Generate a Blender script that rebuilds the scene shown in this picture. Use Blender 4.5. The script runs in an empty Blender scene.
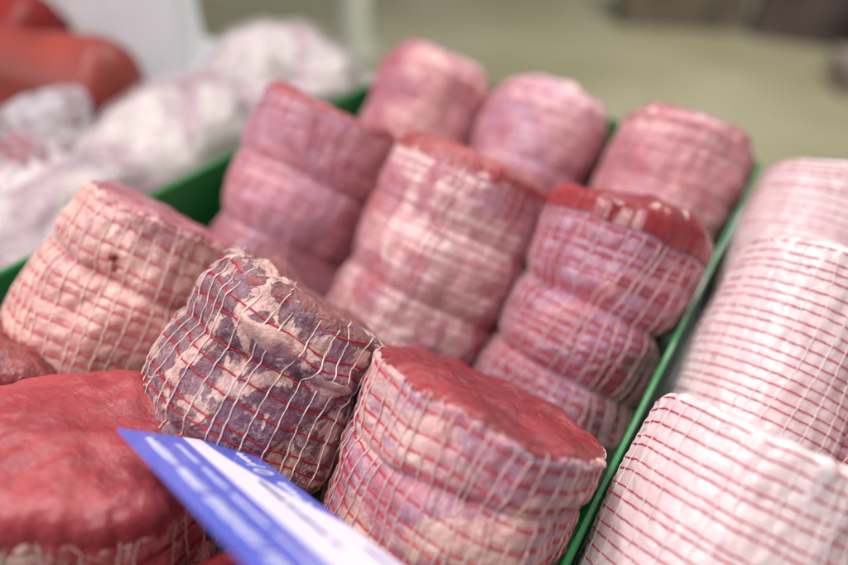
import bpy, math, random
import numpy as np
from mathutils import Matrix, Vector, Euler

S = 0.13            # one layout unit (the spacing of the roasts across the tray) in metres
sc = bpy.context.scene
COL = sc.collection
R = math.radians
PI = math.pi

# ------------------------------------------------------------------ helpers
_rs = np.random.RandomState(7)
_perm = _rs.permutation(256); _perm = np.concatenate([_perm, _perm, _perm])
_grad = _rs.normal(size=(256, 3)); _grad /= np.linalg.norm(_grad, axis=1)[:, None]

def perlin(x, y, z):
    x, y, z = np.broadcast_arrays(np.asarray(x, float), np.asarray(y, float), np.asarray(z, float))
    xi, yi, zi = np.floor(x).astype(int), np.floor(y).astype(int), np.floor(z).astype(int)
    xf, yf, zf = x - xi, y - yi, z - zi
    xi &= 255; yi &= 255; zi &= 255
    f = lambda t: t * t * t * (t * (t * 6 - 15) + 10)
    u, v, w = f(xf), f(yf), f(zf)
    def g(dx, dy, dz):
        h = _perm[_perm[_perm[(xi + dx) & 255] + ((yi + dy) & 255)] + ((zi + dz) & 255)]
        G = _grad[h]
        return G[..., 0] * (xf - dx) + G[..., 1] * (yf - dy) + G[..., 2] * (zf - dz)
    l = lambda a, b, t: a + (b - a) * t
    return 1.6 * l(l(l(g(0, 0, 0), g(1, 0, 0), u), l(g(0, 1, 0), g(1, 1, 0), u), v),
                   l(l(g(0, 0, 1), g(1, 0, 1), u), l(g(0, 1, 1), g(1, 1, 1), u), v), w)

def fbm(x, y, z, o=3):
    r = 0; a = 1.0; k = 1.0
    for i in range(o):
        r = r + a * perlin(x * k + 13.1 * i, y * k + 7.7 * i, z * k + 3.3 * i); a *= .5; k *= 2.03
    return r

def mesh_obj(name, V, F, mats, parent=None, mat_idx=None, smooth=True):
    """V: n x 3 in layout units; F: list of arrays (quads or tris)."""
    me = bpy.data.meshes.new(name)
    V = np.asarray(V, float) * S
    loops = []; tot = []
    for f in F:
        f = np.asarray(f)
        if len(f) == 0: continue
        loops.append(f.ravel()); tot.append(np.full(len(f), f.shape[1]))
    loops = np.concatenate(loops); tot = np.concatenate(tot)
    me.vertices.add(len(V)); me.vertices.foreach_set('co', V.ravel())
    me.loops.add(len(loops)); me.loops.foreach_set('vertex_index', loops.astype(np.int32))
    me.polygons.add(len(tot))
    st = np.concatenate([[0], np.cumsum(tot)[:-1]])
    me.polygons.foreach_set('loop_start', st.astype(np.int32))
    me.polygons.foreach_set('loop_total', tot.astype(np.int32))
    if not isinstance(mats, (list, tuple)): mats = [mats]
    for m in mats: me.materials.append(m)
    if mat_idx is not None: me.polygons.foreach_set('material_index', np.asarray(mat_idx, np.int32))
    me.polygons.foreach_set('use_smooth', np.full(len(tot), smooth))
    me.update(); me.validate()
    o = bpy.data.objects.new(name, me); COL.objects.link(o)
    if parent: o.parent = parent
    return o

def tag(o, label=None, cat=None, group=None, kind=None):
    if label: o['label'] = label
    if cat: o['category'] = cat
    if group: o['group'] = group
    if kind: o['kind'] = kind
    return o

def thing(name, label, cat, loc, group=None, M=None):
    o = bpy.data.objects.new(name, None); COL.objects.link(o)
    o.empty_display_size = .03
    mm = (M or Matrix.Identity(3)).to_4x4()
    mm.translation = Vector(loc) * S
    o.matrix_world = mm
    return tag(o, label, cat, group)

def grid_faces(nr, nc, wrap=True, off=0):
    i = np.arange(nr - 1)[:, None]; j = np.arange(nc if wrap else nc - 1)[None, :]
    j2 = (j + 1) % nc
    a = i * nc + j; b = i * nc + j2; c = (i + 1) * nc + j2; d = (i + 1) * nc + j
    return np.stack([a, b, c, d], -1).reshape(-1, 4) + off

def curl(rs, m, length):
    d = rs.normal(size=3); d /= np.linalg.norm(d); a = rs.normal(size=3); out = []; p = np.zeros(3); L_ = length * rs.uniform(.4, 1.1)
    for i in range(m):
        a = a + rs.normal(0, .5, 3); d = d + .32 * np.cross(a, d) / (1 + np.linalg.norm(a)); d /= np.linalg.norm(d)
        p = p + d * L_ / m; out.append(p.copy())
    return np.array(out)

class Tubes:
    def __init__(self): self.V = []; self.F = []; self.I = []; self.n = 0
    def add(self, P, rad, k=5, idx=0, closed=False, flat=1.0):
        P = np.asarray(P, float); n = len(P)
        rad = np.broadcast_to(np.asarray(rad, float), (n,))
        if closed: T = np.roll(P, -1, 0) - np.roll(P, 1, 0)
        else: T = np.gradient(P, axis=0)
        T /= np.linalg.norm(T, axis=1)[:, None] + 1e-12
        ref = np.where(np.abs(T[:, 2:3]) < .8, np.array([[0, 0, 1.]]), np.array([[1., 0, 0]]))
        if abs(T[:, 2]).max() >= .8 and abs(T[:, 2]).min() < .8:
            c = P.mean(0); ref = np.cross(T, np.array([.31, .77, .2])); 
        A = np.cross(T, ref); A /= np.linalg.norm(A, axis=1)[:, None] + 1e-12
        B = np.cross(T, A)
        t = np.arange(k) * 2 * PI / k
        V = P[:, None] + rad[:, None, None] * (np.cos(t)[None, :, None] * A[:, None] + flat * np.sin(t)[None, :, None] * B[:, None])
        self.V.append(V.reshape(-1, 3))
        if closed:
            f = grid_faces(n + 1, k); f = f % (n * k)
        else: f = grid_faces(n, k)
        self.F.append(f + self.n); self.I.append(np.full(len(f), idx)); self.n += n * k
    def build(self, name, mats, parent):
        return mesh_obj(name, np.concatenate(self.V), [np.concatenate(self.F)], mats, parent, np.concatenate(self.I))

# ------------------------------------------------------------------ materials
class NT:
    def __init__(self, name):
        self.m = bpy.data.materials.new(name); self.m.use_nodes = True
        self.t = self.m.node_tree; self.N = self.t.nodes; self.L = self.t.links
        self.N.clear()
        self.out = self.N.new('ShaderNodeOutputMaterial')
        self.b = self.N.new('ShaderNodeBsdfPrincipled')
        self.L.new(self.b.outputs[0], self.out.inputs[0])
    def n(self, typ, **k):
        x = self.N.new(typ)
        for a, v in k.items(): setattr(x, a, v)
        return x
    def link(self, a, b): self.L.new(a, b)
    def coords(self, off=(0, 0, 0), scale=(1, 1, 1)):
        tc = self.n('ShaderNodeTexCoord'); mp = self.n('ShaderNodeMapping')
        mp.inputs['Location'].default_value = off
        mp.inputs['Scale'].default_value = tuple(s / S for s in scale)
        self.link(tc.outputs['Object'], mp.inputs[0]); return mp.outputs[0]
    def noise(self, co, scale, detail=4, rough=.55, dist=0.):
        x = self.n('ShaderNodeTexNoise')
        x.inputs['Scale'].default_value = scale; x.inputs['Detail'].default_value = detail
        x.inputs['Roughness'].default_value = rough; x.inputs['Distortion'].default_value = dist
        self.link(co, x.inputs['Vector']); return x.outputs['Fac']
    def ramp(self, v, a, b, lo=0., hi=1.):
        x = self.n('ShaderNodeMapRange', interpolation_type='SMOOTHSTEP')
        x.inputs['From Min'].default_value = a; x.inputs['From Max'].default_value = b
        x.inputs['To Min'].default_value = lo; x.inputs['To Max'].default_value = hi
        self.link(v, x.inputs['Value']); return x.outputs[0]
    def math(self, op, a, b=None):
        x = self.n('ShaderNodeMath', operation=op)
        for i, v in enumerate((a, b)):
            if v is None: continue
            if isinstance(v, (int, float)): x.inputs[i].default_value = v
            else: self.link(v, x.inputs[i])
        return x.outputs[0]
    def mix(self, f, a, b):
        x = self.n('ShaderNodeMix', data_type='RGBA')
        for i, v in ((0, f), (6, a), (7, b)):
            if isinstance(v, (int, float)): x.inputs[i].default_value = v
            elif isinstance(v, tuple): x.inputs[i].default_value = (*v[:3], 1)
            else: self.link(v, x.inputs[i])
        return x.outputs[2]
    def bump(self, h, strength, dist):
        x = self.n('ShaderNodeBump'); x.inputs['Strength'].default_value = strength
        x.inputs['Distance'].default_value = dist * S
        self.link(h, x.inputs['Height']); self.link(x.outputs[0], self.b.inputs['Normal'])
    def set(self, **k):
        for a, v in k.items():
            a = a.replace('_', ' ')
            if isinstance(v, tuple): self.b.inputs[a].default_value = (*v[:3], 1)
            elif isinstance(v, (int, float)): self.b.inputs[a].default_value = v
            else: self.link(v, self.b.inputs[a])

def srgb(r, g, b):
    f = lambda c: (c / 255 / 12.92) if c <= 10 else ((c / 255 + .055) / 1.055) ** 2.4
    return (f(r), f(g), f(b))

def sss(t, w=.12, r=.012):
    t.set(Subsurface_Weight=w, Subsurface_Scale=r * S * 4)
    t.b.inputs['Subsurface Radius'].default_value = (1., .35, .25)

def meat_mat(name, seed, fatA, fatB, leanA, leanB, thr=.5, sharp=.04, scale=3.2, speck=.5, veins=.5,
             stretch=(1, 1, 1), bump=.6, sheen=(206, 188, 204), rough=(.14, .36), rg=.58, dist=.7):
    t = NT(name)
    off = (seed * 3.17, seed * 1.91, seed * 5.3)
    co = t.coords(off, stretch)
    cu = t.coords(off)
    n1 = t.noise(co, scale, 6, rg, dist)
    m = t.ramp(n1, thr - sharp, thr + sharp)                    # 1 = lean
    lean = t.mix(t.ramp(t.noise(cu, 5.5, 4), .35, .65), srgb(*leanA), srgb(*leanB))
    fat = t.mix(t.ramp(t.noise(cu, 6.5, 7, .6), .35, .65), srgb(*fatA), srgb(*fatB))
    film = t.math('MULTIPLY', t.ramp(t.noise(cu, 17, 6, .7, .5), .5, .72), speck)
    lean = t.mix(film, lean, srgb(*sheen))  # pale membrane film, its lilac sheen painted into the base colour
    # thin pale strands of connective tissue
    v = t.math('ABSOLUTE', t.math('SUBTRACT', t.noise(co, scale * 1.9, 4, .6, 1.2), .5))
    vein = t.math('MULTIPLY', t.ramp(v, .004, .022, 1, 0), veins)
    base = t.mix(m, fat, lean)
    base = t.mix(vein, base, srgb(*fatA))
    # small blood flecks
    fl = t.math('MULTIPLY', t.ramp(t.noise(cu, 13, 3, .5), .70, .76), .7)
    base = t.mix(fl, base, srgb(150, 45, 50))
    t.set(Base_Color=base, Roughness=t.ramp(t.noise(cu, 9, 4), .3, .7, *rough), Specular_IOR_Level=.55)
    h = t.math('ADD', t.math('MULTIPLY', t.noise(cu, 26, 6, .62), .7), t.math('MULTIPLY', m, -.35))
    h = t.math('ADD', h, t.math('MULTIPLY', t.noise(cu, 7, 3), .8))
    h = t.math('ADD', h, t.math('MULTIPLY', vein, .25))
    t.bump(h, bump, .028)
    t.link(t.N['Bump'].outputs[0], t.b.inputs['Coat Normal'])
    t.set(Coat_Weight=.45, Coat_Roughness=.1)
    sss(t)
    return t.m

def cut_mat(name, seed, a=(172, 52, 58), b=(140, 34, 42), fleck=.6, rough=(.24, .42), bump=.5, coat=.4, pale=.4, seam=.55):
    t = NT(name)
    off = (seed * 2.3, seed * 4.1, seed * .7)
    cu = t.coords(off); fib = t.coords(off, (1, 3.2, 1.5))
    base = t.mix(t.ramp(t.noise(cu, 3.5, 5, .6, .5), .3, .7), srgb(*a), srgb(*b))
    g = t.noise(fib, 22, 5, .65)
    base = t.mix(t.math('MULTIPLY', t.ramp(g, .45, .75), .35), base, srgb(205, 95, 95))
    f = t.ramp(t.noise(cu, 12, 5, .65, .8), .655, .70)
    se = t.math('ABSOLUTE', t.math('SUBTRACT', t.noise(cu, 3.2, 4, .6, 1.0), .5))
    base = t.mix(t.ramp(se, .0, .03, seam, 0), base, tuple(c * .5 for c in srgb(*b)))
    pal = t.ramp(t.noise(cu, 4.5, 5, .6), .52, .75)
    base = t.mix(t.math('MULTIPLY', pal, pale), base, srgb(198, 104, 108))
    base = t.mix(t.math('MULTIPLY', f, fleck), base, srgb(205, 140, 130))
    t.set(Base_Color=base, Roughness=t.ramp(t.noise(cu, 11, 4), .3, .7, *rough), Specular_IOR_Level=.55)
    t.bump(t.math('ADD', t.math('MULTIPLY', g, .5), t.math('ADD', t.noise(cu, 40, 4, .6), t.math('MULTIPLY', t.noise(cu, 9, 4), 1.2))), bump, .022)
    t.link(t.N['Bump'].outputs[0], t.b.inputs['Coat Normal'])
    t.set(Coat_Weight=coat, Coat_Roughness=.14)
    sss(t, .15)
    return t.m

def simple(name, col, rough=.5, nscale=0, var=.1, bumps=0, spec=.5, **k):
    t = NT(name); c = srgb(*col)
    if nscale:
        co = t.coords((3, 1, 7))
        n = t.noise(co, nscale, 5)
        base = t.mix(t.ramp(n, .3, .7), tuple(x * (1 - var) for x in c), tuple(min(1, x * (1 + var)) for x in c))
        t.set(Base_Color=base)
        if bumps: t.bump(n, bumps, .02)
    else: t.set(Base_Color=c)
    t.set(Roughness=rough, Specular_IOR_Level=spec, **k)
    return t.m

M_red = simple('red_elastic_cord', (178, 26, 52), .55, 60, .25, .5)
M_reda = simple('coral_elastic_cord', (204, 78, 84), .55, 60, .2, .5)
M_redp = simple('light_rose_elastic_cord', (198, 62, 80), .55, 60, .2, .5)
M_redm = simple('rose_elastic_cord', (196, 50, 68), .55, 60, .22, .5)
M_redw = simple('pale_red_elastic_cord', (204, 128, 134), .6, 60, .2, .4)
M_white = simple('cotton_net_thread', (244, 218, 208), .8, 40, .1, .6)
M_whitep = simple('blood_tinted_net_thread', (230, 194, 188), .8, 40, .12, .6)
M_pink = simple('pink_stained_net_thread', (206, 150, 154), .8, 40, .1, .6)
M_whitew = simple('clean_net_thread', (246, 234, 232), .8, 40, .06, .5)

# ------------------------------------------------------------------ roast builder
def crease_sum(th, z, creases):
    r = 0
    for (zk, amp, ph, d, w) in creases:
        zz = zk + amp * np.sin(th + ph) + .35 * amp * np.sin(2 * th + 2.3 * ph)
        dd = d * (0.75 + .25 * np.sin(3 * th + ph * 5))
        r = r - dd * (.62 * np.exp(-np.abs((z - zz) / w) ** 1.2) + .38 * np.exp(-np.abs((z - zz) / (w * 2.8)) ** 2))
    return r

def roast(name, label, group, rim, lean, side=0, spin=0, D=.95, L=1.2, seed=1, creases=(), ell=.04, bulge=.03,
          lump=.03, rr=.05, top='flat', dome=.03, tilt=(0, 0), mat=None, cut=None, nh=13, nt=34, hoop_r=.0038,
          thr_r=.0022, dim=.008, skew=.15, z0=.06, z1=None, over=.06, ring=0, mats=(None, None), res=(300, 190), wob=.02,
          tufts=0, hoop_gap=None, cut_label=None, flare=0., over_top=.95, lumps=(), rim_wave=.02):
    rs = np.random.RandomState(seed * 17 + 3)
    # local frame: z along the roast, origin at the middle of its foot
    Mx = Matrix.Rotation(R(side), 3, 'Y') @ Matrix.Rotation(-R(lean), 3, 'X')
    ax = Mx @ Vector((0, 0, 1))
    base = Vector(rim) - ax * L
    root = thing(name, label, 'meat joint', base, group, Mx @ Matrix.Rotation(R(spin), 3, 'Z'))
    r0 = D / 2
    sx = seed * 11.3
    z1 = z1 or L - .04
    zh = np.linspace(z0, z1, nh) + rs.normal(0, .10 * (z1 - z0) / nh, nh)
    if hoop_gap: zh = np.array([z for z in zh if not (hoop_gap[0] < z < hoop_gap[1])])
    hp = rs.uniform(0, 6.28, (len(zh), 2)); ha = rs.uniform(.3, 1., (len(zh), 2)) * wob
    def hoop_z(k, th): return zh[k] + ha[k, 0] * np.sin(th + hp[k, 0]) + .6 * ha[k, 1] * np.sin(2 * th + hp[k, 1])
    tt = (np.arange(nt) + rs.uniform(-.22, .22, nt)) * 2 * PI / nt
    tp = rs.uniform(0, 6.28, nt)
    def thr_t(k, z): return tt[k] + skew * z + .028 * np.sin(3.2 * z + tp[k]) + .10 * perlin(tt[k] * 1.6, z * 2.3, sx)
    def smooth_r(th, z):
        x, y = np.cos(th), np.sin(th)
        q = np.clip(z / L, 0, 1)
        prof = bulge * np.sin(PI * q) + flare * q ** 3
        foot = -.10 * np.clip(1 - z / .14, 0, 1) ** 2
        n = lump * fbm(1.5 * x + sx, 1.5 * y, 2.2 * z + sx, 3)
        for (lt, lz, la, lb, lh, lsk) in lumps:
            da = (th - lt + PI) % (2 * PI) - PI
            n = n + lh * np.exp(-((da / la) ** 2 + ((z - lz - lsk * da) / lb) ** 2) ** 1.5)
        return (r0 + prof + foot + ell * r0 * np.cos(2 * (th - sx)) + n + crease_sum(th, z, creases))
    def dimple(th, z):
        d = np.zeros(np.broadcast(th, z).shape)
        for k in range(len(zh)):
            d = np.maximum(d, np.exp(-((z - hoop_z(k, th)) / .016) ** 2))
        d2 = np.zeros_like(d)
        for k in range(nt):
            a = (th - thr_t(k, z) + PI) % (2 * PI) - PI
            d2 = np.maximum(d2, np.exp(-(a * r0 / .015) ** 2))
        return dim * np.maximum(d, .7 * d2)
    def rimz(th): return rim_wave * perlin(2.2 * np.cos(th) + sx, 2.2 * np.sin(th), 4.4 + sx)
    def place(th, r, z, zfrac):
        x = r * np.cos(th); y = r * np.sin(th)
        w = np.clip(zfrac, 0, 1.2) ** 3
        return np.stack([x, y, z + w * (tilt[0] * x + tilt[1] * y + rimz(th) * np.clip(r / r0, 0, 1) ** 2)], -1)
    nth, nz = res
    th = np.linspace(0, 2 * PI, nth, endpoint=False)[None, :]
    rows = []
    for rho in (.02, .5, .8, .93):
        rr_ = smooth_r(th, np.zeros((1, 1))) * rho
        rows.append(place(th, rr_, np.full_like(rr_, .0 if rho < .9 else .008), np.zeros_like(rr_)))
    zz = np.linspace(.02, L - rr, nz)[:, None]
    rsd = smooth_r(th, zz)
    fine = .006 * fbm(9 * np.cos(th) + sx, 9 * np.sin(th), 9 * zz + sx, 2)
    rside = rsd - dimple(th, zz) * np.clip((L - rr - zz) / .03 + 1, 0, 1) + fine
    P = place(th + zz * 0, rside, zz + 0 * th, zz / L + 0 * th)
    rows += list(P[:, None])
    rtop = smooth_r(th, np.full((1, 1), L - rr)) + fine[-1:]
    al = np.linspace(0, PI / 2, 9)[1:]
    for a in al:
        inn = rr * (1 - math.cos(a)); zc = L - rr + rr * math.sin(a)
        n = .012 * fbm(7 * np.cos(th) + sx, 7 * np.sin(th), zc * 9 + sx, 3)
        rows.append(place(th, rtop - inn + n, zc + n * .5 + 0 * th, np.full_like(th, zc / L)))
    edge_r = rtop - rr
    rows.append(place(th, edge_r * .93, np.full_like(th, L - .012), np.full_like(th, 1.)))
    rows.append(place(th, edge_r * .86, np.full_like(th, L - .035), np.full_like(th, 1.)))
    V = np.concatenate([r.reshape(-1, 3) for r in rows])
    body = mesh_obj('meat_body', V, [grid_faces(len(V) // nth, nth)], mat, root)
    # the cut top
    if top:
        nc = 46; rows = []
        rho = np.linspace(1, 0.0, nc) ** .8
        for p in rho:
            if top == 'flat':
                rad = (edge_r + rr * .72) * p; z = L - rr * .34 + (rr * .34 + .012) * (1 - p ** 30) + dome * (1 - p ** 5)
            else:                                    # a cushion of meat that swells out of the net
                rad = (edge_r + rr * over_top) * (1 - (1 - p) ** 1.5); z = L - rr * .9 + (rr * .8 + dome) * (1 - p ** 2.6) ** (1 / 2.2)
            x = rad * np.cos(th); y = rad * np.sin(th)
            n = (.03 if top == 'flat' else .05) * fbm(2.6 * x + sx, 2.6 * y, sx, 3) * (1 - p ** 6) + .007 * fbm(11 * x, 11 * y, sx, 2)
            if top == 'sunk': n = n - .16 * (1 - p ** 2)
            rows.append(place(th, rad, z + n, np.full_like(th, 1.)))
        V = np.concatenate([r.reshape(-1, 3) for r in rows])
        c = mesh_obj('cut_face', V, [grid_faces(nc, nth)], cut, root)
        if cut_label: c['label'] = cut_label
    # the net: red elastic hoops and knitted lengthwise threads, tubes that lie on the meat
    tb = Tubes()
    mr, mw = mats[0] or M_red, mats[1] or M_white
    n_h = 260 if nth >= 260 else 130
    for k in range(len(zh)):
        t = np.linspace(0, 2 * PI, n_h, endpoint=False)
        z = hoop_z(k, t) + .0009 * np.sin(37 * t + k)
        ok = np.clip(z, .03, L - rr * .6)
        r = smooth_r(t, ok) - dim * .75 + hoop_r * .55 + .0005 * np.sin(nt * t)
        tb.add(place(t, r, ok, ok / L), hoop_r * (1 + .16 * np.sin(70 * t + k)), 5, 0, True)
    n_t = 110 if nth >= 260 else 60
    for k in range(nt):
        z = np.linspace(.04, L - rr, n_t); t = thr_t(k, z) + 0 * z
        t = t + .0016 / r0 * np.sin(z * 90 + k) + .004 * perlin(z * 22, k * 3.7, sx)
        near = np.zeros_like(z)
        for h in range(len(zh)):
            near = np.maximum(near, np.exp(-((z - hoop_z(h, t)) / .014) ** 2))
        r = smooth_r(t, z) - dim * .55 + thr_r * .7 + near * (hoop_r * .75)
        pts = place(t, r, z, z / L)
        rad = thr_r * (1 + .55 * near + .18 * np.sin(z * 210 + k))
        # over the rim
        ov = over * rs.uniform(.3, 1.2)
        a = np.linspace(0, min(1.45, ov / max(rr, .01) * 1.3), 9)[1:]
        ta = t[-1] + np.linspace(0, rs.normal(0, .05), 8)
        rim_r = smooth_r(ta, np.full(8, L - rr)) - rr * (1 - np.cos(a)) * 1.0 + thr_r
        p2 = place(ta, rim_r, L - rr + rr * np.sin(a) + thr_r, np.full(8, 1.))
        P = np.concatenate([pts, p2])
        if tufts and rs.rand() < .8:
            e = p2[-1]; d = np.array([-math.cos(ta[-1]) * .3, -math.sin(ta[-1]) * .3, .25]) * rs.uniform(.5, 1)
            m = 16; s = np.linspace(0, 1, m + 1)[1:, None]
            w = curl(rs, m, .05)
            P = np.concatenate([P, e + (d * s * .06 + w) * min(tufts * 2, 1)])
        rad = np.concatenate([rad, np.full(len(P) - len(rad), thr_r * .95)])
        tb.add(P, rad, 5, 1)
    # loose frayed ends of thread along the rim
    for k in range(int(40 * tufts)):
        t0 = rs.uniform(0, 2 * PI); m = 18
        r = float(smooth_r(np.array([t0]), np.array([L - rr]))[0]) - rr * .5
        p0 = place(np.array([t0]), np.array([r]), np.array([L - .005]), np.array([1.]))[0]
        w = curl(rs, m, .06) + np.linspace(0, 1, m)[:, None] * np.array([0, 0, .012])
        tb.add(p0 + w, thr_r * .8, 4, 1)
    tb.build('netting', [mr, mw], root)
    root['_'] = 0; del root['_']
    geo = dict(smooth_r=smooth_r, place=place, L=L, rr=rr, thr_r=thr_r, hoop_r=hoop_r)
    return root, geo

def patch(name, root, geo, th0, z0, a, b, off, mat, seed, n=15, lump=.3):
    """a small raised spot or flap that follows the surface of a roast"""
    rows = []; t = np.linspace(0, 2 * PI, 28, endpoint=False)
    for p in np.linspace(1, 0, n):
        k = 1 + lump * perlin(1.5 * np.cos(t) + seed, 1.5 * np.sin(t), seed * 1.7)
        th = th0 + p * k * a * np.cos(t); z = z0 + p * k * b * np.sin(t)
        zc = np.clip(z, 0, geo['L'])
        r = geo['smooth_r'](th, np.minimum(zc, geo['L'] - geo['rr'])) - .012 + off * (1 - p ** 2.5) ** .5 * (1 + .35 * perlin(9 * th, 9 * z, seed))
        rows.append(geo['place'](th, r, zc, zc / geo['L']))
    return mesh_obj(name, np.concatenate(rows), [grid_faces(n, 28)], mat, root)

def blob(name, center, size, rot, mat, parent=None, amp=.15, freq=1.6, seed=0, fine=.0, nu=96, nv=64, power=2.0):
    """lumpy closed body; centre and size in layout units"""
    u = np.linspace(0, 2 * PI, nu, endpoint=False)[None, :]; v = np.linspace(0.001, PI - .001, nv)[:, None]
    x = np.sin(v) * np.cos(u); y = np.sin(v) * np.sin(u); z = np.cos(v) + 0 * u
    if power != 2:
        k = (np.abs(x) ** power + np.abs(y) ** power + np.abs(z) ** power) ** (-1 / power); x, y, z = x * k, y * k, z * k
    n = 1 + amp * fbm(freq * x + seed, freq * y + seed * .3, freq * z, 3) + fine * (1 - np.abs(perlin(freq * 4 * x, freq * 4 * y + seed, freq * 4 * z)) * 3)
    P = np.stack([x * n * size[0], y * n * size[1], z * n * size[2]], -1).reshape(-1, 3)
    if parent is None:
        o = mesh_obj(name, P, [grid_faces(nv, nu)[:, ::-1]], mat)
        m = Euler([R(a) for a in rot]).to_matrix().to_4x4(); m.translation = Vector(center) * S; o.matrix_world = m
    else:
        P = P @ np.array(Euler([R(a) for a in rot]).to_matrix()).T + np.array(center)
        o = mesh_obj(name, P, [grid_faces(nv, nu)[:, ::-1]], mat, parent)
    return o

# ------------------------------------------------------------------ roasts of the green tray
G = 'netted meat joints leaning back in the green tray'
fresh = cut_mat('fresh_cut_red', 3, (152, 40, 50), (124, 26, 36), bump=.5, coat=.22, pale=.2)
mA = meat_mat('pale_fat_joint', 1, (226, 182, 171), (209, 147, 143), (178, 122, 128), (160, 100, 110), .60, .10, 2.4, .4, .4)
mB = meat_mat('marbled_joint', 2, (220, 186, 176), (202, 154, 148), (136, 88, 106), (100, 54, 72), .478, .018, 5.6, .55, .35, (1, 1, .7), 1., sheen=(192, 166, 176), rg=.62, dist=.6)
mC = meat_mat('blotched_pink_joint', 3, (224, 186, 174), (208, 152, 150), (174, 130, 152), (180, 104, 120), .50, .05, 3.6, .65, .3)
mD = meat_mat('mauve_joint', 4, (214, 158, 164), (200, 132, 144), (186, 136, 162), (174, 100, 120), .47, .06, 2.0, .6, .3)
mE = meat_mat('pale_rose_joint', 5, (236, 206, 202), (222, 172, 172), (190, 136, 158), (184, 84, 94), .50, .06, 2.0, .6, .3)
mF = meat_mat('crimson_joint', 6, (206, 150, 158), (188, 116, 128), (180, 130, 156), (156, 76, 94), .45, .06, 1.6, .8, .4, sheen=(200, 174, 196))  # the lilac lean tone paints this joint's broad sheen into the colour
mG = meat_mat('rosy_joint', 7, (222, 176, 170), (206, 138, 144), (184, 122, 146), (180, 80, 98), .5, .06, 1.8, .5, .3)
mH = meat_mat('lilac_pink_joint', 8, (230, 184, 188), (214, 156, 164), (194, 150, 182), (188, 112, 130), .5, .06, 1.8, .6, .3)
mI = meat_mat('ribbed_pink_joint', 28, (226, 176, 178), (214, 148, 154), (200, 138, 156), (196, 112, 126), .52, .12, 2.6, .5, .3)
mW = meat_mat('white_pork_rind', 9, (232, 212, 213), (227, 201, 203), (224, 190, 194), (228, 201, 203), .62, .14, 1.8, .2, .15, bump=.22, rough=(.38, .55))

rA, gA = roast('netted_roast', 'pale pink netted joint with two small red spots beside the green left wall', G, (-.03, .02, 1.27), 46, side=2, seed=1,
      D=.87, L=1.24, creases=[(.93, .08, -1.4, .044, .022)], mat=mA, cut=cut_mat('rolled_mauve_top', 4, (176, 116, 128), (152, 62, 76), .5),
      dome=.015, mats=(M_reda, M_white), nh=17, nt=42, tilt=(0, -.03), tufts=.2, over=.05, rr=.05, res=(400, 250), skew=-.32, flare=-.03, bulge=.055, dim=.006)
for (a_, z_, q_, w_) in ((-1.08, 1.0, .055, .024), (-1.02, .95, .04, .018)):
    patch('blood_spot', rA, gA, a_, z_, q_, w_, .020, cut_mat('blood_spot_red', 51, (166, 50, 50), (140, 38, 42), .2), 3 + z_)
lB = [(-1.25, 1.13, .55, .05, .035, -.05), (-.62, 1.08, .40, .045, .035, -.08), (-2.2, 1.14, .35, .05, .02, 0)]
rB, gB = roast('netted_roast', 'marbled purple and cream netted joint with a crumpled fatty top, between two paler joints', G, (1.05, -.03, 1.29), 50, side=8, seed=2,
      D=.89, L=1.30, creases=[(.60, .06, 2.6, .034, .018), (1.03, .03, .9, .04, .018)], mat=mB, cut=cut_mat('brown_crumpled_top', 6, (158, 98, 96), (106, 54, 58), 1., bump=.9),
      top='dome', dome=.025, nh=16, nt=36, tilt=(0, -.05), tufts=.3, over=.12, rr=.08, res=(460, 280), lump=.03, skew=-.16, flare=-.02, bulge=.03, dim=.006, lumps=lB, rim_wave=.05,
      thr_r=.0022)
mFat = meat_mat('cream_fat_flap', 61, (214, 180, 166), (196, 150, 140), (168, 112, 114), (140, 80, 88), .56, .05, 4, .3, .4, bump=.8)
for (a_, z_, q_, w_) in ((-1.25, 1.115, .36, .05), (-.62, 1.06, .26, .045)):
    patch('fat_flap', rB, gB, a_, z_, q_, w_, .022, mFat, 5 + a_ * 3, 17, .5)
blob('fat_flap', (.06, -.335, 1.275), (.15, .05, .05), (10, 8, 8), mFat, rB, .2, 2.2, 3)
blob('fat_flap', (-.14, -.26, 1.30), (.09, .045, .04), (0, 12, -20), mFat, rB, .25, 2.2, 8)
rC, gC = roast('netted_roast', 'large blotchy pink netted joint with a flat fresh red cut top', G, (1.93, -.04, 1.26), 34, seed=3,
      D=.90, L=1.2, creases=[(.96, .04, 1.2, .042, .02)], mat=mC, cut=fresh, dome=.02, nh=18, nt=54, tilt=(0, -.14), tufts=.18, bulge=.03, flare=.03,
      over=.03, rr=.028, res=(420, 240), mats=(M_redm, M_whitep), thr_r=.0022, skew=.12, dim=.006, lump=.035)
rD, gD = roast('netted_roast', 'mauve netted joint in three tied lobes standing by the green left wall', G, (-.05, 1.39, 1.28), 41, seed=4,
      D=.95, L=1.25, side=-2, creases=[(.42, .05, -1.0, .052, .04), (.84, .05, -1.4, .06, .035)], mat=mD, cut=cut_mat('dull_red_top', 8, (166, 66, 78), (150, 50, 62)), top='dome', dome=.06,
      nh=24, nt=44, res=(260, 150), mats=(M_redw, M_pink), hoop_r=.005, thr_r=.0028, dim=.008)
rE, gE = roast('netted_roast', 'pale rose netted joint with a red meat top, in the middle of the tray', G, (1.03, 1.40, 1.25), 40, seed=5,
      D=.97, L=1.22, side=1, creases=[(.46, .04, -.8, .05, .035), (.88, .05, -1.5, .062, .035)], mat=mE, cut=cut_mat('bright_red_top', 9, (160, 48, 54), (170, 88, 90), .9), top='dome', dome=.10,
      nh=22, nt=44, res=(260, 150), mats=(M_redw, M_pink), hoop_r=.005, thr_r=.0028, dim=.008)
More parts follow.
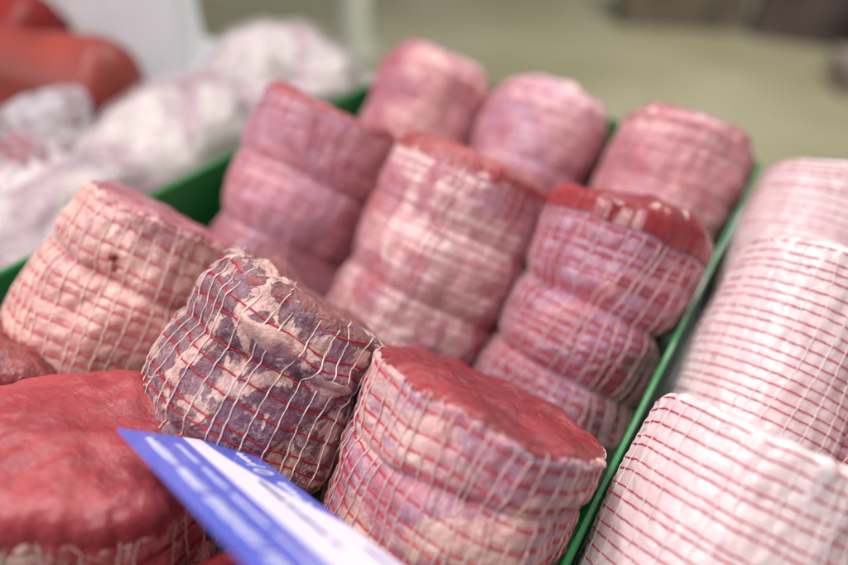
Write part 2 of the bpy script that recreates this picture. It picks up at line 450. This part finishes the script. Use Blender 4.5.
rF, gF = roast('netted_roast', 'crimson netted joint in three deep lobes with a thick red slab of meat on top', G, (1.95, 1.49, 1.20), 40, seed=6,
      D=.93, L=1.20, bulge=.015, over_top=1.15, creases=[(.36, .06, -1.4, .075, .03), (.76, .06, -1.0, .08, .03)], mat=mF, cut=cut_mat('thick_red_slab', 10, (156, 50, 56), (126, 36, 44), .3, (.24, .36), .2, .3, .25, .2), top='dome', dome=.15, rr=.06,
      nh=19, nt=38, res=(320, 180), mats=(M_redm, M_whitep), hoop_r=.0042, thr_r=.0026, dim=.009)
rG, gG = roast('netted_roast', 'rosy netted joint at the back corner beside the green wall, its rounded end up', G, (-.05, 2.81, 1.24), 40, seed=7,
      D=.92, L=1.2, rr=.27, over_top=.8, creases=[(.75, .05, 1.4, .04, .06)], mat=mG, cut=mG, top='dome', dome=.1, nh=20, nt=40, res=(200, 110),
      mats=(M_redw, M_pink), hoop_r=.005, thr_r=.0028, dim=.006)
rH, gH = roast('netted_roast', 'smooth lilac pink netted joint in the middle of the back row', G, (.92, 2.85, 1.24), 40, seed=8,
      D=.9, L=1.2, rr=.24, over_top=.8, creases=[(.6, .03, .6, .03, .06)], mat=mH, cut=mH, top='dome', dome=.08, nh=20, nt=40, res=(200, 110),
      mats=(M_redw, M_pink), hoop_r=.005, thr_r=.0028, dim=.006)
rI, gI = roast('netted_roast', 'pink ribbed netted joint in the back row beside the green divider', G, (1.95, 2.80, 1.28), 40, seed=9,
      D=.92, L=1.2, bulge=.015, over_top=.8, rr=.17, creases=[(.3, .02, .6, .03, .04), (.52, .02, 2, .025, .03), (.74, .02, .3, .03, .04), (.95, .02, 2.6, .025, .03)], mat=mI, cut=cut_mat('pink_top', 12, (200, 120, 130), (180, 96, 108)), top='dome', dome=.07, nh=20, nt=40, res=(200, 110),
      mats=(M_redw, M_pink), hoop_r=.005, thr_r=.0028, dim=.006)
# nearest row
mR = meat_mat('front_joint_fat', 12, (222, 190, 176), (206, 140, 140), (190, 90, 96), (160, 50, 56), .5, .08, 3.0, .4, .5)
rJ, gJ = roast('netted_roast', 'big fresh red joint with a broad smooth cut top behind the blue price card', G, (.85, -1.03, 1.20), 21, side=-3, seed=12,
      D=.90, L=1.1, creases=[(.8, .02, 1, .05, .05)], mat=mR, cut=cut_mat('broad_red_cut', 14, (168, 60, 68), (136, 38, 48), .8, (.34, .50), .36, .14, .4, .25), top='dome', dome=.13,
      nh=11, nt=30, res=(300, 150), rr=.06, tufts=.3, mats=(M_red, M_whitep))
mK = meat_mat('dark_end_fat', 13, (200, 160, 144), (176, 112, 104), (150, 74, 78), (110, 44, 48), .5, .08, 4.0, .4, .5)
rK, gK = roast('netted_roast', 'small dark red brown joint end cut off by the left edge of the photo', G, (-.13, -.93, 1.06), 36, seed=13,
      D=.80, L=1.0, creases=[(.7, .02, 1, .05, .05)], mat=mK, cut=cut_mat('dark_red_end', 15, (150, 62, 60), (112, 38, 42), .8), top='dome', dome=.08,
      nh=11, nt=30, res=(280, 150), rr=.09, tufts=.1, mats=(M_red, M_white))
rL, gL = roast('netted_roast', 'red joint mostly hidden beneath the blue price card', G, (1.72, -1.22, 1.0), 12, seed=14,
      D=.84, L=.95, creases=[(.6, .02, 1, .05, .05)], mat=mR, cut=cut_mat('covered_red_cut', 17, (176, 58, 64), (140, 36, 44)), top='dome', dome=.1,  # cut top in the joint's own pinkish red
      nh=10, nt=30, res=(240, 120), rr=.05)

# ------------------------------------------------------------------ pork joints right of the divider
GW = 'white pork joints in red string net'
wk = dict(mat=mW, cut=mW, top='dome', dome=.0, mats=(M_redp, M_whitew), ell=.05, lump=.010, bulge=.02, dim=.003, thr_r=.0014, hoop_r=.0032, skew=.08, wob=.007)
roast('pork_joint', 'nearest white pork joint, its red strings crisp against the rind', GW, (2.865, .38, 1.27), 51, seed=20, D=.75, L=1.25, rr=.06,
      nh=24, nt=32, res=(320, 190), creases=[], z1=1.21, **wk)
roast('pork_joint', 'white pork joint behind the nearest one, one frayed red cord at its top', GW, (2.875, 1.60, 1.27), 51, seed=21, D=.76, L=1.25, rr=.07,
      nh=24, nt=32, res=(260, 150), creases=[], **wk)
roast('pork_joint', 'farthest white pork joint, blurred against the olive floor', GW, (2.90, 2.64, 1.22), 51, seed=22, D=.82, L=1.22, rr=.09,
      nh=24, nt=32, res=(220, 120), creases=[], **wk)
roast('netted_roast', 'pink netted joint just showing beyond the white pork joints at the right edge', None, (3.62, 1.02, 1.10), 38, seed=23, D=.80, L=1.0, rr=.07,
      creases=[(.5, .02, 1, .06, .05)], mat=mC, cut=fresh, nh=12, nt=30, res=(220, 120))

# ------------------------------------------------------------------ green tray
t = NT('green_plastic'); co = t.coords()
sc_ = t.ramp(t.noise(t.coords((0, 0, 0), (1, .12, 3)), 14, 5, .7), .6, .75, 0, .35)
t.set(Base_Color=t.mix(sc_, t.mix(t.noise(co, 3, 4), srgb(0, 108, 46), srgb(6, 126, 56)), srgb(96, 120, 92)), Roughness=t.ramp(t.noise(co, 6, 5), .3, .7, .25, .5), Specular_IOR_Level=.5)
t.bump(t.noise(co, 60, 3), .15, .01); M_green = t.m
def tray(name, label, x0, x1, y0, y1, h, th=.028, flare=.0):
    root = thing(name, label, 'tray', ((x0 + x1) / 2, (y0 + y1) / 2, 0))
    cx, cy = (x0 + x1) / 2, (y0 + y1) / 2
    def ring(ins, z, fl): 
        a, b = (x1 - x0) / 2 - ins + fl, (y1 - y0) / 2 - ins + fl
        P = []; rc = max(.06 - ins, .02)
        for (sx, sy, a0) in ((1, 1, 0), (-1, 1, 90), (-1, -1, 180), (1, -1, 270)):
            for q in np.linspace(0, 90, 6):
                P.append((sx * (a - rc) + rc * math.cos(R(a0 + q)), sy * (b - rc) + rc * math.sin(R(a0 + q)), z))
        return np.array(P)
    rings = [ring(.5, .0, 0), ring(.0, .0, -flare), ring(0, h - .01, 0), ring(.006, h, 0), ring(th - .006, h, 0), ring(th, h - .01, 0), ring(th, .03, -flare), ring(.5, .03, 0)]
    V = np.concatenate(rings); n = len(rings[0])
    F = [grid_faces(len(rings), n)]
    o = mesh_obj('tray_wall', V, F, M_green, root, smooth=False)
    a, b = (x1 - x0) / 2 - .48, (y1 - y0) / 2 - .48
    V = [(-a, -b, .026), (a, -b, .026), (a, b, .026), (-a, b, .026), (-a, -b, .004), (a, -b, .004), (a, b, .004), (-a, b, .004)]
    mesh_obj('tray_floor', V, [np.array([(0, 1, 2, 3), (7, 6, 5, 4), (0, 4, 5, 1), (1, 5, 6, 2), (2, 6, 7, 3), (3, 7, 4, 0)])], M_green, root, smooth=False)
    return root
tray('display_tray', 'green plastic tray holding the netted joints, its rim the divider to the pork', -.70, 2.44, -1.95, 3.22, 1.0)

tray('pork_tray', 'low green tray that the white pork joints stand in', 2.48, 5.4, -1.6, 3.30, .58)

# ------------------------------------------------------------------ price card
t = NT('printed_blue'); co = t.coords()
t.set(Base_Color=t.mix(t.noise(co, 8, 4), srgb(88, 100, 200), srgb(100, 112, 210)), Roughness=.22, Specular_IOR_Level=.5); M_blue = t.m
M_cardw = simple('card_white', (232, 226, 242), .3, 10, .03)
M_ink = simple('card_dark_ink', (110, 104, 160), .4, 20, .1)
M_inkw = simple('card_white_ink', (214, 216, 244), .35, 20, .06)
T1 = Vector((1.0546, -.9875, 1.4406)); eu = Vector((.37158, .63795, -.6745)).normalized(); lv = Vector((.92263, -.15796, .35185)).normalized()
nn = lv.cross(eu).normalized(); eu = nn.cross(lv).normalized()
Mc = Matrix((lv, eu, nn)).transposed()
card = thing('price_card', 'blue and white printed price card leaning across the fresh red joint', 'price card', T1, None, Mc)
CL, CW, CT = 1.12, .485, .010
def flat(name, poly, z0, z1, mat, parent):
    P = np.array(poly, float); n = len(P)
    V = np.concatenate([np.c_[P, np.full(n, z1)], np.c_[P, np.full(n, z0)]])
    me = bpy.data.meshes.new(name)
    i = np.arange(n); j = (i + 1) % n
    me.from_pydata([tuple(v * S) for v in V], [], [list(range(n)), list(range(2 * n - 1, n - 1, -1))] + [[int(a), int(a + n), int(b + n), int(b)] for a, b in zip(i, j)])
    me.materials.append(mat); me.update()
    o = bpy.data.objects.new(name, me); COL.objects.link(o); o.parent = parent; return o
flat('card_sheet', [(0, 0), (CL, 0), (CL, CW), (0, CW)], -CT, 0, M_blue, card)
cv = [(.0 + .003, .228), (CL - .003, .222), (CL - .003, CW - .002), (.70, CW - .002), (.64, .466), (.56, .435), (.46, .398), (.34, .358), (.2, .32), (.1, .304), (.003, .296)]
flat('white_panel', cv, .0004, .0022, M_cardw, card)
def lettering(name, body, size, x, y, mat, rot=0, shear=0):
    cu = bpy.data.curves.new(name, 'FONT'); cu.body = body; cu.size = size * S; cu.extrude = .0008 * S; cu.shear = shear
    o = bpy.data.objects.new(name, cu); COL.objects.link(o)
    bpy.context.view_layer.update()
    me = bpy.data.meshes.new_from_object(o.evaluated_get(bpy.context.evaluated_depsgraph_get()))
    bpy.data.objects.remove(o)
    o = bpy.data.objects.new(name, me); COL.objects.link(o); me.materials.clear(); me.materials.append(mat)
    o.parent = card; o.location = (x * S, y * S, .0032 * S); o.rotation_euler = (0, 0, R(rot)); return o
lettering('printed_digits', '10', .105, .19, .37, M_inkw, 0, .15)
def scribble(name, x0, x1, y, amp, mat, seed, rad=.0055, per=.03):
    rs = np.random.RandomState(seed); tb = Tubes(); x = x0
    while x < x1:
        w = min(rs.uniform(.12, .30), max(x1 - x, .03)); n = 90; s = np.linspace(0, 1, n)
        k = w / per
        px = x + s * w + .012 * np.sin(2 * PI * k * s + 1); py = y + amp * np.sin(2 * PI * k * s) * (.5 + .5 * perlin(s * 5, seed, x * 9)) + .1 * amp
        tb.add(np.c_[px, py, np.full(n, .003)], rad, 5, 0, False, .3)
        x += w + rs.uniform(.02, .04)
    return tb.build(name, [mat], card)
scribble('script_line', .07, 1.05, .075, .028, M_inkw, 3, .007)
scribble('script_line', .10, 1.05, .165, .012, M_inkw, 5, .004, .025)
scribble('script_line', .10, .20, .40, .02, M_inkw, 8, .006)
scribble('script_line', .36, .52, .42, .022, M_inkw, 9, .006)
scribble('ink_line', .36, .78, .335, .014, M_ink, 11, .004, .022)
scribble('ink_line', .80, 1.05, .43, .014, M_ink, 12, .004, .03)

# ------------------------------------------------------------------ left side of the counter
M_film = NT('cling_film'); M_film.set(Base_Color=srgb(226, 224, 228), Roughness=.16, Alpha=.16, Specular_IOR_Level=.6)
M_film.bump(M_film.noise(M_film.coords(), 7, 4, .55, 1.5), .6, .06); M_film = M_film.m
mP = meat_mat('pale_wrapped_meat', 30, (204, 192, 186), (186, 164, 164), (166, 132, 142), (144, 98, 110), .50, .06, 1.25, .4, .2, rg=.5)
mQ = meat_mat('bagged_meat', 31, (216, 204, 206), (196, 172, 176), (146, 80, 88), (112, 42, 50), .47, .06, 3.2, .4, .2)
GP = 'film wrapped pale joints left of the green tray'
for i, (c, s, rot, lab) in enumerate((((-1.42, .0, .48), (.44, 1.05, .46), (0, 0, 8), 'pale film wrapped joint nearest the camera beside the green wall'),
                                      ((-1.72, 1.25, .56), (.60, 1.05, .56), (0, 0, 16), 'pale lilac film wrapped joint lying between two others beyond the tray'),
                                      ((-1.82, 2.55, .60), (.72, .95, .60), (0, 0, 4), 'plump creamy film wrapped joint at the far end of the left row'))):
    r_ = thing('wrapped_joint', lab, 'wrapped meat', (c[0], c[1], 0), GP)
    blob('meat_body', (0, 0, c[2]), s, rot, mP, r_, .16, 1.1, 4 + i * 3.3)
    blob('film_wrap', (0, 0, c[2] + .015), tuple(k * 1.06 for k in s), rot, M_film, r_, .16, 1.1, 4 + i * 3.3, .006)
bg = thing('meat_bag', 'clear plastic bag of meat with a gathered pointed corner standing up', 'bag', (-2.35, .15, 0))
blob('meat_body', (.02, .05, .46), (.48, .74, .40), (0, 0, 10), mQ, bg, .25, 1.8, 11)
# the bag: a wrinkled sack with one gathered corner
u = np.linspace(0, 2 * PI, 120, endpoint=False)[None, :]; v = np.linspace(0.001, PI - .001, 80)[:, None]
x = np.sin(v) * np.cos(u); y = np.sin(v) * np.sin(u); z = np.cos(v) + 0 * u
n = 1 + .18 * fbm(1.7 * x + 5, 1.7 * y, 1.7 * z, 3) + .05 * (1 - np.abs(perlin(5 * x + 3, 5 * y, 5 * z)) * 3)
pk = np.exp(-((x * -.3 + y * .62 + z * .72 - 1) / .16) ** 2)
bx, by, bz = x * .54 * n, y * .80 * n + pk * .30, z * .44 * n + .42 + pk * .26
tf = NT('crinkled_bag_film'); cf = tf.coords(); tf.set(Base_Color=srgb(236, 232, 238), Roughness=.12, Alpha=tf.ramp(tf.noise(cf, 3, 5, .6, 1.), .35, .65, .12, .62), Specular_IOR_Level=.8)
tf.bump(tf.noise(cf, 6, 5, .6, 2.), 1., .1)
mesh_obj('plastic_film', np.stack([bx - .05, by, bz], -1).reshape(-1, 3), [grid_faces(80, 120)[:, ::-1]], tf.m, bg)
fl = thing('film_parcel', 'small pale film wrapped parcel behind the tray corner', 'wrapped meat', (-1.62, 3.25, 0), GP)
blob('meat_body', (0, 0, .3), (.42, .5, .3), (0, 0, 30), mP, fl, .3, 1.8, 21)
blob('film_wrap', (0, 0, .32), (.47, .55, .34), (0, 0, 30), M_film, fl, .3, 1.8, 21, .05)

def sausage(name, label, a, b, rad, mat, grp):
    a, b = Vector(a), Vector(b); d = (b - a); L_ = d.length; d.normalize()
    q = d.to_track_quat('Z', 'Y').to_matrix()
    root = thing(name, label, 'meat joint', a, grp, q)
    zz = np.linspace(0, PI / 2, 16); prof = []
    for t_ in zz: prof.append((rad * math.sin(t_) ** .8, rad * .55 * (1 - math.cos(t_))))
    for s in np.linspace(.05, .95, 16): prof.append((rad, rad * .55 + s * (L_ - rad * 1.1)))
    for t_ in zz[::-1]: prof.append((max(rad * math.sin(t_) ** .8, .001), L_ - rad * .55 * (1 - math.cos(t_))))
    th = np.linspace(0, 2 * PI, 72, endpoint=False)
    rows = []
    for r_, z_ in prof:
        k = 1 + .05 * fbm(1.3 * np.cos(th) + rad * 9, 1.3 * np.sin(th), z_ * 1.3, 2)
        rows.append(np.stack([r_ * k * np.cos(th), r_ * k * np.sin(th), np.full_like(th, z_)], -1))
    mesh_obj('meat_body', np.concatenate(rows), [grid_faces(len(rows), 72)], mat, root)
    tb = Tubes()                      # the casing's clipped string end
    s = np.linspace(0, 1, 12); tb.add(np.c_[.03 * np.sin(6 * s), .02 * np.cos(5 * s), -.14 * s], .02, 6)
    tb.build('string_end', [M_white], root)
    return root
mS = simple('smoked_red_casing', (134, 48, 38), .5, 2.5, .2, .1)
mS2 = simple('deep_red_casing', (136, 26, 26), .5, 2.5, .2, .1)
sausage('smoked_ham', 'blunt brownish red smoked ham in front of the white tub', (-2.80, 1.66, .64), (-4.9, .55, .70), .49, mS, 'red smoked hams at the far left')
sausage('smoked_ham', 'deeper red ham behind the blunt one, touching the left edge of the photo', (-4.02, 1.72, .80), (-6.0, 1.35, .9), .46, mS2, 'red smoked hams at the far left')

# white tub
def rbox(name, x0, x1, y0, y1, z0, z1, mat, parent, bev=.03, smooth=True):
    import bmesh
    bm = bmesh.new(); bmesh.ops.create_cube(bm, size=1)
    for v_ in bm.verts: v_.co = Vector((x0 + (v_.co.x + .5) * (x1 - x0), y0 + (v_.co.y + .5) * (y1 - y0), z0 + (v_.co.z + .5) * (z1 - z0))) * S
    bmesh.ops.bevel(bm, geom=list(bm.edges), offset=bev * S, segments=3, affect='EDGES', profile=.5)
    me = bpy.data.meshes.new(name); bm.to_mesh(me); bm.free(); me.materials.append(mat)
    o = bpy.data.objects.new(name, me); COL.objects.link(o); o.parent = parent; return o
M_tub = simple('white_polythene', (228, 230, 233), .45, 3, .03)
tub = thing('white_tub', 'tall white plastic tub behind the red hams', 'tub', (-3.74, 2.20, 0), None, Matrix.Rotation(R(39), 3, 'Z'))
rbox('tub_body', -.68, .68, 0, .8, .0, 1.9, M_tub, tub, .06)
rbox('tub_rim', -.72, .72, -.04, .84, 1.9, 2.0, M_tub, tub, .03)
rbox('corner_rib', -.55, -.47, -.03, .01, .1, 1.85, M_tub, tub, .012)

# ------------------------------------------------------------------ setting
M_bed = simple('counter_bed_white', (206, 208, 212), .35, 1.5, .04)
o = rbox('counter_bed', -7.5, 6, -4, 4.35, -.5, -.01, M_bed, None, .03); tag(o, 'white enamelled counter bed under the trays', 'counter', kind='structure')
t = NT('olive_floor'); co = t.coords()
c1 = t.mix(t.ramp(t.noise(co, .09, 3), .35, .65), srgb(158, 152, 120), srgb(182, 176, 148))
t.set(Base_Color=t.mix(t.math('MULTIPLY', t.noise(co, 1.2, 5), .3), c1, srgb(120, 118, 94)), Roughness=.45)
g = 1200
o = mesh_obj('floor', [(-g, -g, -7), (g, -g, -7), (g, g, -7), (-g, g, -7)], [np.array([(0, 1, 2, 3)])], t.m)
tag(o, 'olive beige shop floor far below the counter', 'floor', kind='structure')
M_dk = simple('dark_plastic', (58, 46, 50), .5, .6, .3)
M_dg = simple('dark_green_plastic', (30, 46, 32), .5, .6, .3)
M_gs = simple('grey_steel', (128, 130, 132), .4, .6, .1)
GC = 'dark crates standing on the floor beyond the counter'
def crate(lab, x, y, w, d, h, rz, mat, z=-7.):
    r_ = thing('floor_crate', lab, 'crate', (x, y, z), GC, Matrix.Rotation(R(rz), 3, 'Z'))
    rbox('crate_body', -w / 2, w / 2, -d / 2, d / 2, 0, h, mat, r_, .08)
    rbox('crate_rim', -w / 2 - .12, w / 2 + .12, -d / 2 - .12, d / 2 + .12, h, h + .35, mat, r_, .08)
crate('brown black crate at the top of the photo above the back row of joints', -5.0, 35.0, 6.2, 3, 3.2, 28, simple('brown_plastic', (116, 106, 92), .5, .4, .4))
crate('low dark crate between the brown black one and the green black one', .9, 36.8, 4.6, 3, 3.4, 12, simple('umber_plastic', (96, 82, 80), .5, .4, .4))
crate('green black crate near the top right corner of the photo', 4.1, 35.4, 1.9, 2.4, 4.2, 10, simple('dark_green_plastic', (44, 56, 44), .5, .6, .3))
crate('pale greyish crate standing low in front of the steel post', 4.7, 31.0, 3.0, 2.4, .9, 18, simple('dusty_plastic', (156, 142, 134), .5, .5, .2))
r_ = thing('steel_post', 'grey steel post at the right edge of the photo', 'post', (5.6, 33.8, -7), None)
rbox('post_shaft', -.8, .8, -.8, .8, .3, 12, M_gs, r_, .1); rbox('post_foot', -1.2, 1.2, -1.2, 1.2, 0, .3, M_gs, r_, .05)
crate('dark box added as the shade between the white tub and the pale wrapped meat', -23.0, 15.5, 2.6, 2.2, 2.6, 40, simple('tub_shade_grey', (92, 96, 82), .5, .6, .2))  # made-up box, its dark grey-green stands in for the tub's shadow
r_ = thing('pale_bollard', 'pale round bollard rising behind the wrapped meat at the top of the photo', 'bollard', (-15.4, 20.0, -7), None)
th_ = np.linspace(0, 2 * PI, 32, endpoint=False)
pr = [(.02, 0), (1.3, 0), (1.3, .25), (.75, .35), (.72, 6.6), (.6, 6.9), (.02, 7.0)]
mesh_obj('bollard_shaft', np.concatenate([np.stack([a * np.cos(th_), a * np.sin(th_), np.full(32, b_)], -1) for a, b_ in pr]), [grid_faces(len(pr), 32)], simple('pale_painted_metal', (190, 190, 172), .5, .5, .1), r_)

# ------------------------------------------------------------------ light
w = bpy.data.worlds.new('World'); sc.world = w; w.use_nodes = True
b = w.node_tree.nodes['Background']; b.inputs[0].default_value = (1.0, .975, .985, 1); b.inputs[1].default_value = .21
def area(name, loc, target, sx, sy, power, col):
    l = bpy.data.lights.new(name, 'AREA'); l.shape = 'RECTANGLE'; l.size = sx; l.size_y = sy; l.energy = power; l.color = col
    o = bpy.data.objects.new(name, l); COL.objects.link(o); o.location = loc
    o.rotation_euler = (Vector(target) - Vector(loc)).to_track_quat('-Z', 'Y').to_euler(); return o
area('counter_lamp', (-.25, -.15, 1.25), (.13, .13, .1), 1.4, .16, 18.5, (1, .975, .975))
area('added_glint_lamp', (-.62, -.78, .82), (.13, .1, .12), .9, .10, 4.8, (1, .98, .99))  # added low at the front left to put moist glints on the joints
area('ceiling_lamp', (.5, 3.2, 2.7), (.1, 2.6, -.9), 2.4, 1.2, 125, (1, .98, .94))

# ------------------------------------------------------------------ camera
right = Vector((.82989817, .55694806, .03283119)); down = Vector((.38347123, -.52668207, -.75865395)); fwd = Vector((-.40523925, .64219534, -.65066604))
m = Matrix((right, -down, -fwd)).transposed().to_4x4(); m.translation = Vector((2.48917, -1.43727, 3.10008)) * S
cd = bpy.data.cameras.new('camera'); cam = bpy.data.objects.new('camera', cd); COL.objects.link(cam); cam.matrix_world = m
cd.sensor_width = 36; cd.lens = 600 / 848 * 36; cd.clip_start = .01; cd.clip_end = 500
cd.dof.use_dof = True; cd.dof.focus_distance = 2.29 * S; cd.dof.aperture_fstop = 1.85; cd.dof.aperture_blades = 9
sc.camera = cam

sc.view_settings.view_transform = 'Standard'; sc.view_settings.look = 'None'; sc.view_settings.exposure = 0.08; sc.view_settings.gamma = 1
sc.render.engine = 'CYCLES'
sc.cycles.use_denoising = True
sc.cycles.max_bounces = 6; sc.cycles.transparent_max_bounces = 8
